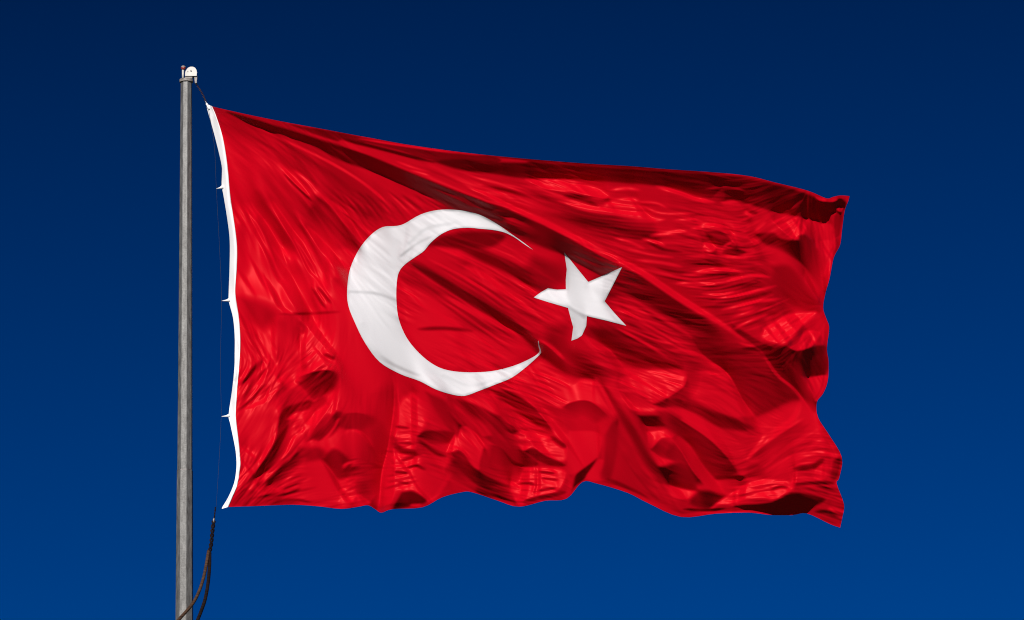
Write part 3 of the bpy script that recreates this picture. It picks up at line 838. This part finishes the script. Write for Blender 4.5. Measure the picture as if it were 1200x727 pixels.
def relax(Bt, Wt, h, step, n_iter, mu, lamp):
    lx, ly, lz = L_CAM
    ny, nx = Bt.shape
    lp = math.hypot(lx, ly); ux, uy = lx / lp, ly / lp
    s0 = math.tan(PITCH)                    # the flag hangs upright while the camera looks up at it
    ky, kx = np.meshgrid(np.fft.fftfreq(ny), np.fft.rfftfreq(nx), indexing='ij')
    wx = 1j * np.sin(2 * np.pi * kx) / step; wy = 1j * np.sin(2 * np.pi * ky) / step
    k2 = (2 * np.pi / step) ** 2 * (kx ** 2 + ky ** 2)
    dirk = np.abs(ux * wx - uy * wy) ** 2
    perp = np.abs(uy * wx + ux * wy) ** 2
    reg = EPS + LAM * k2 + lamp * perp + mu * k2 ** 2
    pre = 1.0 / (reg + 0.9 * dirk + 0.01 * k2 + 1e-6)
    v = np.zeros_like(h)
    for it in range(n_iter):
        hh = h + 0.85 * v
        H = np.fft.rfft2(hh)
        gxh = np.fft.irfft2(H * wx, (ny, nx)); gyh = -np.fft.irfft2(H * wy, (ny, nx)) - s0
        P = -(ux * gxh + uy * gyh); Q = np.clip(-uy * gxh + ux * gyh, -1.0, 1.0)
        m = np.sqrt(1 + Q * Q)              # slope towards the sun that gives the sketched tone, on the near side of the brightest one
        phi = np.arctan2(lp * m, lz) - np.arccos(np.clip(Bt / np.sqrt(lp * lp + (lz / m) ** 2), -1, 0.995))
        w = Wt * (0.25 + 0.75 * np.cos(phi) ** 2)
        r = w * (P - m * np.tan(phi))
        G = np.fft.rfft2(r) * (ux * wx - uy * wy) + reg * H
        v = 0.85 * v - 0.6 * np.fft.irfft2(G * pre, (ny, nx))
        h = h + v
    b = (lp * P + lz) / np.sqrt(1 + P * P + Q * Q)
    return h, b, (b - Bt) * Wt

def half(a): return 0.25 * (a[::2, ::2] + a[1::2, ::2] + a[::2, 1::2] + a[1::2, 1::2])

def solve(Bt):
    """height field (pixels, towards the viewer) whose slopes catch the sun as sketched"""
    Wt = blur((signed(ALL_POLY, 8) > -1.5).astype(float), 1.0)
    Wt = Wt * (1 - 0.68 * sstep(np.maximum(signed(CRES_C, 6), signed(STAR_C, 6)) / 3))      # emblem: follow the cloth around it
    Wt = Wt * (1 - 0.6 * sstep((Bt - 0.72) / 0.2))
    lv = [(Bt, Wt)]
    for k in range(3): lv.append((half(lv[-1][0]), half(lv[-1][1])))
    h = np.zeros_like(lv[-1][0])
    for k, (n, mu, lamp) in zip((3, 2, 1, 0), LEVELS):
        h, b, r = relax(*lv[k], h, 2.0 ** k, n, mu, lamp)
        if k: h = blur(np.repeat(np.repeat(h, 2, 0), 2, 1), 1.0)
    # the hoist edge stays near its wire
    c = np.interp(np.arange(NY) + Y0, [p[1] for p in HOIST], [p[0] for p in HOIST]) - X0
    prof = h[np.arange(NY), c.astype(int)]
    inn = (np.arange(NY) + Y0 > 126) & (np.arange(NY) + Y0 < 594)
    prof = np.interp(np.arange(NY), np.arange(NY)[inn], prof[inn])
    prof = blur(np.repeat(prof[:, None], 3, 1), 14.0)[:, :1]
    return h - prof * (1 - sstep((gx - 265) / 260.0)), b, r
LAM, EPS = 0.003, 1e-5
LEVELS = ((200, 1.0, .10), (200, .3, .08), (130, .05, .06), (90, .010, .045))

HGT, _b, _r = solve(target())
HGT = HGT * MPP

def height(px, py):
    x = np.clip(np.asarray(px, float) - X0, 0, NX - 1.001); y = np.clip(np.asarray(py, float) - Y0, 0, NY - 1.001)
    i = x.astype(int); j = y.astype(int); fx = x - i; fy = y - j
    return (HGT[j, i] * (1 - fx) * (1 - fy) + HGT[j, i + 1] * fx * (1 - fy) + HGT[j + 1, i] * (1 - fx) * fy + HGT[j + 1, i + 1] * fx * fy)

def cloth(px, py, lift=0.0):
    return to_world(px, py, height(px, py) + lift)

def coons(top, bottom, left, right, nu, nv):
    T, B = resample(top, nu), resample(bottom, nu)
    Lf, Rt = resample(left, nv), resample(right, nv)
    u = np.linspace(0, 1, nu)[None, :, None]; v = np.linspace(0, 1, nv)[:, None, None]
    return ((1 - v) * T[None] + v * B[None] + (1 - u) * Lf[:, None] + u * Rt[:, None]
            - (1 - u) * (1 - v) * T[0] - u * (1 - v) * T[-1] - (1 - u) * v * B[0] - u * v * B[-1])

flag = bpy.data.objects.new("flag", None)
COL.objects.link(flag)
flag.location = Vector(cloth(np.array([263.0]), np.array([595.0]))[0])
flag.empty_display_size = 0.5
tag(flag, "large red satin flag with white crescent and star rippling from the grey pole", "flag")

G2 = coons(smooth_curve(TOP), BOTTOM and smooth_curve(BOTTOM, 4), smooth_curve(HOIST), smooth_curve(FLY, 4), 800, 540)
field = link("field", grid_mesh("field", cloth(G2[..., 0], G2[..., 1])), M_RED, flag)
field["label"] = "red field of the flag"

# hoist band: a doubled strip of canvas sewn round the cloth's edge
o_, i_ = resample(smooth_curve(BAND_OUT), 420), resample(smooth_curve(HOIST), 420)
i_ = i_ + np.array([0.5, 0.0])
w_ = np.linspace(0, 1, 9)
edge = o_[:, None] * (1 - w_)[None, :, None] + i_[:, None] * w_[None, :, None]
bulge = np.sqrt(np.clip(1 - (2 * w_ - 1) ** 2, 0, 1)) * 0.006
front = cloth(edge[..., 0], edge[..., 1], 0.006 + bulge[None])
back = cloth(edge[..., 0], edge[..., 1], -0.006 - bulge[None])[:, ::-1]
ring = np.concatenate([front, back, front[:, :1]], 1)
band = link("hoist_band", grid_mesh("hoist_band", ring), M_CANVAS, flag)
band["label"] = "white canvas band along the flag's hoist edge"

def sewn_on(name, outline, step=1.0, lift=0.003):
    c = resample(np.vstack([outline, outline[:1]]), int(np.hypot(*np.diff(np.vstack([outline, outline[:1]]), axis=0).T).sum() / 0.8))[:-1]
    x0, y0 = c.min(0); x1, y1 = c.max(0)
    qx, qy = np.meshgrid(np.arange(x0, x1, step), np.arange(y0, y1, step))
    d, _ = seg_dist(c, qx, qy, True)
    m = inside(c, qx, qy) & (d > 0.55)
    pts2 = [Vector(p) for p in c] + [Vector(p) for p in np.stack([qx[m], qy[m]], -1)]
    n = len(c)
    V, E, F, *_ = delaunay_2d_cdt(pts2, [(k, (k + 1) % n) for k in range(n)], [], 1, 1e-5)
    V = np.array([tuple(p) for p in V])
    P = cloth(V[:, 0], V[:, 1], lift)
    me = bpy.data.meshes.new(name)
    me.from_pydata(P.tolist(), [], [tuple(f)[::-1] for f in F])
    me.update()
    if sum((p.normal.y for p in me.polygons)) > 0: me.flip_normals()
    return link(name, me, M_WHITE, flag)

sewn_on("crescent", smooth_curve(CRESCENT + CRESCENT[:1], 4)[:-1])["label"] = "white crescent sewn on the red field"
sewn_on("star", STAR_C)["label"] = "white five-pointed star sewn on the red field"

# the loops that hold the band to the wire
for bx, by, tx, ty in ((261.5, 219, 253.5, 221.5), (269.5, 351.5, 260.0, 352.8), (269.5, 487.0, 259.8, 488.3)):
    bm = bmesh.new()
    a = Vector(cloth(np.array([bx]), np.array([by]), 0.01)[0]); b = Vector(cloth(np.array([tx + 4]), np.array([ty]), 0.0)[0])
    b = pt(tx, ty, float(height(np.array([tx + 4.0]), np.array([ty]))[0]))
    mid = a.lerp(b, 0.45) + Vector((0, 0, -0.004))
    tube(bm, [a, mid, b], [0.026, 0.012, 0.004], 10)
    from_bm("loop", bm, M_CANVAS, flag)

bm = bmesh.new()
hc = float(height(np.array([245.0]), np.array([126.0]))[0])
tube(bm, curve3([pt(246.2, 128, hc + .01), pt(244.2, 125, hc + .01), pt(242.2, 122, hc), pt(241.0, 118.8, hc)], 4), [0.022] * 5 + [0.014] * 4 + [0.008] * 4, 10)
from_bm("loop", bm, M_CANVAS, flag)

# ------------------------------------------------------------------ flagpole
def pole_radius(y): return 0.5 * (13.2 + (y - 98) * 0.0105) * MPP / 0.95
ptop = pt(218.4, 96.0)
POLE = ptop.copy()
def prism(bm, z0, z1, r0, r1, seg=8, twist=rad(7.0), cx=None, cy=None):
    cx = POLE.x if cx is None else cx; cy = POLE.y if cy is None else cy
    rings = []
    for z, r in ((z0, r0), (z1, r1)):
        rings.append([bm.verts.new((cx + r * math.sin(twist + math.pi + (k + .5) * 2 * math.pi / seg), cy + r * math.cos(twist + math.pi + (k + .5) * 2 * math.pi / seg), z)) for k in range(seg)])
    for k in range(seg):
        bm.faces.new((rings[0][k], rings[0][(k + 1) % seg], rings[1][(k + 1) % seg], rings[1][k]))
    bm.faces.new(rings[0][::-1]); bm.faces.new(rings[1])

flagpole = bpy.data.objects.new("flagpole", None)
COL.objects.link(flagpole)
flagpole.location = (POLE.x, POLE.y, 0)
tag(flagpole, "tall grey octagonal steel flagpole with a white pulley and small red ball on top", "flagpole")
def z_of(y): return pt(217.5, y).z
def bevel(bm, w=0.004, seg=2):
    bmesh.ops.bevel(bm, geom=bm.edges[:], offset=w, segments=seg, profile=0.6, affect='EDGES')

zj = z_of(552)
r_at = lambda z: pole_radius(96 + (POLE.z - z) / MPP * math.cos(PITCH))
bm = bmesh.new(); prism(bm, zj - 0.5, POLE.z - 0.01, r_at(zj) * 0.985, r_at(POLE.z)); bevel(bm, 0.006)
from_bm("shaft", bm, M_STEEL, flagpole, smooth=False)
bm = bmesh.new(); prism(bm, 0.03, zj, r_at(0), r_at(zj) * 1.012); bevel(bm, 0.006)
from_bm("shaft", bm, M_STEEL, flagpole, smooth=False)
bm = bmesh.new(); prism(bm, zj - 0.004, zj + 0.006, r_at(zj) * 1.017, r_at(zj) * 1.004); bevel(bm, 0.003)
from_bm("joint_seam", bm, M_STEELDARK, flagpole, smooth=False)
bm = bmesh.new(); prism(bm, POLE.z - 0.01, POLE.z + 0.028, 0.088, 0.088, 32); bevel(bm, 0.005)
from_bm("cap_plate", bm, M_CAP, flagpole, smooth=False)
bm = bmesh.new(); prism(bm, -0.3, 0.03, 0.8, 0.8, 40); bevel(bm, 0.01)
from_bm("footing", bm, M_CONCRETE, flagpole, smooth=False)
zc = POLE.z + 0.028

def loc_px(px, py, dy=0.0):          # a point in the pole's own plane
    p = pt(px, py); p.y += dy; return p
arch = smooth_curve([(217.2, 90.4), (217.2, 87), (218.2, 84), (220.8, 81.2), (225, 79.6), (228.4, 80.6), (230.5, 83.5), (230.9, 87), (230.7, 90.4)], 5)
def plate(bm, outline, y0, y1):
    A = [loc_px(*p) for p in outline]
    f = [bm.verts.new((p.x, POLE.y + y0, p.z)) for p in A]; b = [bm.verts.new((p.x, POLE.y + y1, p.z)) for p in A]
    n = len(A)
    for k in range(n): bm.faces.new((f[k], f[(k + 1) % n], b[(k + 1) % n], b[k]))
    bm.faces.new(f[::-1]); bm.faces.new(b)
bm = bmesh.new()
plate(bm, arch, -0.045, -0.033); plate(bm, arch, 0.033, 0.045)
housing = from_bm("pulley_housing", bm, M_WHITEPAINT, flagpole, smooth=False)
bm = bmesh.new(); plate(bm, [(217.2, 92.8), (217.2, 89.8), (225.5, 89.8), (225.5, 92.8)], -0.0325, 0.0325)
from_bm('pulley_base', bm, M_CAP, flagpole, smooth=False)
def disc(bm, c, r, y0, y1, seg=28):
    p = loc_px(*c)
    f = [bm.verts.new((p.x + r * math.cos(2 * math.pi * k / seg), POLE.y + y0, p.z + r * math.sin(2 * math.pi * k / seg))) for k in range(seg)]
    b = [bm.verts.new((v.co.x, POLE.y + y1, v.co.z)) for v in f]
    for k in range(seg): bm.faces.new((f[k], f[(k + 1) % seg], b[(k + 1) % seg], b[k]))
    bm.faces.new(f[::-1]); bm.faces.new(b)
bm = bmesh.new(); disc(bm, (224.1, 84.6), 0.062, -0.03, 0.03)
from_bm("pulley_wheel", bm, M_STEELDARK, housing, smooth=False)
bm = bmesh.new(); disc(bm, (224.1, 84.4), 0.010, -0.055, 0.055, 14); disc(bm, (220.3, 85.2), 0.006, -0.052, -0.04, 12)
from_bm("axle_pin", bm, M_STEELDARK, housing, smooth=False)
bm = bmesh.new(); plate(bm, [(227.4, 89.5), (231.4, 89.5), (230.8, 98.2), (228.6, 98.6)], -0.028, 0.028); bevel(bm, 0.004)
from_bm("rope_guide", bm, M_CAP, flagpole, smooth=False)
# obstruction lamp: glass ball under a pale cap, on a short post
lc = loc_px(214.9, 80.2, -0.01)
bm = bmesh.new(); bmesh.ops.create_uvsphere(bm, u_segments=24, v_segments=16, radius=0.031)
bmesh.ops.translate(bm, verts=bm.verts, vec=lc)
lamp = from_bm("obstruction_lamp", bm, M_LAMP, flagpole)
bm = bmesh.new(); bmesh.ops.create_uvsphere(bm, u_segments=24, v_segments=16, radius=0.0335)
bmesh.ops.delete(bm, geom=[v for v in bm.verts if v.co.z < 0.006], context='VERTS')
bmesh.ops.translate(bm, verts=bm.verts, vec=lc)
from_bm("lamp_cap", bm, M_CAP, lamp)
bm = bmesh.new(); tube(bm, [(lc.x - 0.004, lc.y, zc - 0.005), (lc.x - 0.004, lc.y, lc.z - 0.018)], [0.014, 0.014], 14)
from_bm("lamp_post", bm, M_WHITEPAINT, lamp)

# ------------------------------------------------------------------ ropes and wire
hb = lambda y: float(height(np.array([np.interp(y, [p[1] for p in BAND_OUT], [p[0] for p in BAND_OUT]) + 3]), np.array([float(y)]))[0])
def braid(name, mat, parent, path, r_strand, r_twist, pitch):
    P = curve3(path, 14)
    for ph in (0, math.pi):
        bm = bmesh.new()
        out, s = [], 0.0
        for i, p in enumerate(P):
            p = Vector(p)
            if i: s += (p - Vector(P[i - 1])).length
            a = 2 * math.pi * s / pitch + ph
            out.append(p + Vector((r_twist * math.cos(a), r_twist * math.sin(a), 0)))
        tube(bm, out, r_strand, 6)
        from_bm(name, bm, mat, parent)

h0 = hb(123)
top_path = [loc_px(229.7, 97.8), pt(231.6, 101.2, h0 * .2), pt(235.5, 107.5, h0 * .5), pt(238.5, 113, h0 * .8), pt(241.2, 119.5, h0)]
o = bpy.data.objects.new("corner_rope", None)
COL.objects.link(o)
o.location = top_path[0]
braid("rope_strand", M_ROPE, o, top_path, 0.0042, 0.009, 0.10)
tag(o, "short dark twisted rope from the white pulley to the flag's upper corner", "rope")

bm = bmesh.new()
wy = [122.5, 170, 221.5, 290, 352.5, 430, 488, 560, 598]
wx = [243.2, 251, 253.5, 257.2, 259.6, 258.2, 259.2, 255.5, 253]
tube(bm, curve3([pt(x, y, hb(min(y, 594))) for x, y in zip(wx, wy)], 6), 0.0015, 6)
o = from_bm("halyard_wire", bm, M_WIRE, None)
tag(o, "thin dark wire running down beside the flag's white hoist band", "wire")

hl = hb(590)
rope = bpy.data.objects.new("hoisting_rope", None)
COL.objects.link(rope)
rope.location = pt(246, 650, hl * .6)
tag(rope, "brown rope hanging below the flag's lower corner and splitting into two beside the pole", "rope")
braid("braid", M_ROPED, rope, [pt(252.4, 594.5, hl), pt(251.9, 600, hl), pt(251.0, 608, hl * .95), pt(250.2, 613, hl * .92)], 0.005, 0.005, 0.08)
braid("braid", M_ROPED, rope, [pt(250.4, 611, hl * .93), pt(249.0, 622, hl * .85), pt(247.6, 636, hl * .75), pt(245.2, 650, hl * .6)], 0.0125, 0.015, 0.12)
bm = bmesh.new(); tube(bm, curve3([pt(251.0, 607, hl * .95), pt(250.4, 611, hl * .93), pt(250.1, 614.5, hl * .92)], 4), [0.008, 0.012, 0.014, 0.015, 0.015, 0.014, 0.013, 0.012, 0.008], 8)
from_bm("shackle", bm, M_STEELDARK, rope)
g0 = 0.30     # the pole's near face
left = [pt(244.4, 646, hl * .62), pt(242.4, 658, .2 + hl * .3), pt(239.3, 674, .25), pt(234.5, 690, .28), pt(227.5, 705, .3), pt(218, 717, .3), pt(208.5, 727.5, .28), pt(200, 739, .26), pt(195, 752, .2)]
zb = left[-1].z
left += [Vector((POLE.x - 0.30, POLE.y - 0.12, zb - 0.8)), Vector((POLE.x - 0.33, POLE.y - 0.1, zb - 4)), Vector((POLE.x - 0.30, POLE.y - 0.1, 5)), Vector((POLE.x - 0.24, POLE.y - 0.12, 1.3))]
bm = bmesh.new(); tube(bm, curve3(left, 8), 0.020, 10)
from_bm("strand", bm, M_ROPE, rope)
right = [pt(245.8, 648, hl * .6), pt(245.6, 662, .2 + hl * .3), pt(244.0, 682, .2), pt(240.5, 702, .2), pt(235.5, 717, .2), pt(231.0, 728.5, .2), pt(227.5, 740, .2), pt(226, 752, .2)]
zb = right[-1].z
right += [Vector((POLE.x + 0.12, POLE.y - 0.2, zb - 0.8)), Vector((POLE.x + 0.16, POLE.y - 0.22, zb - 4)), Vector((POLE.x + 0.2, POLE.y - 0.2, 5)), Vector((POLE.x + 0.22, POLE.y - 0.14, 1.3))]
bm = bmesh.new(); tube(bm, curve3(right, 8), 0.022, 10)
from_bm("strand", bm, M_ROPED, rope)
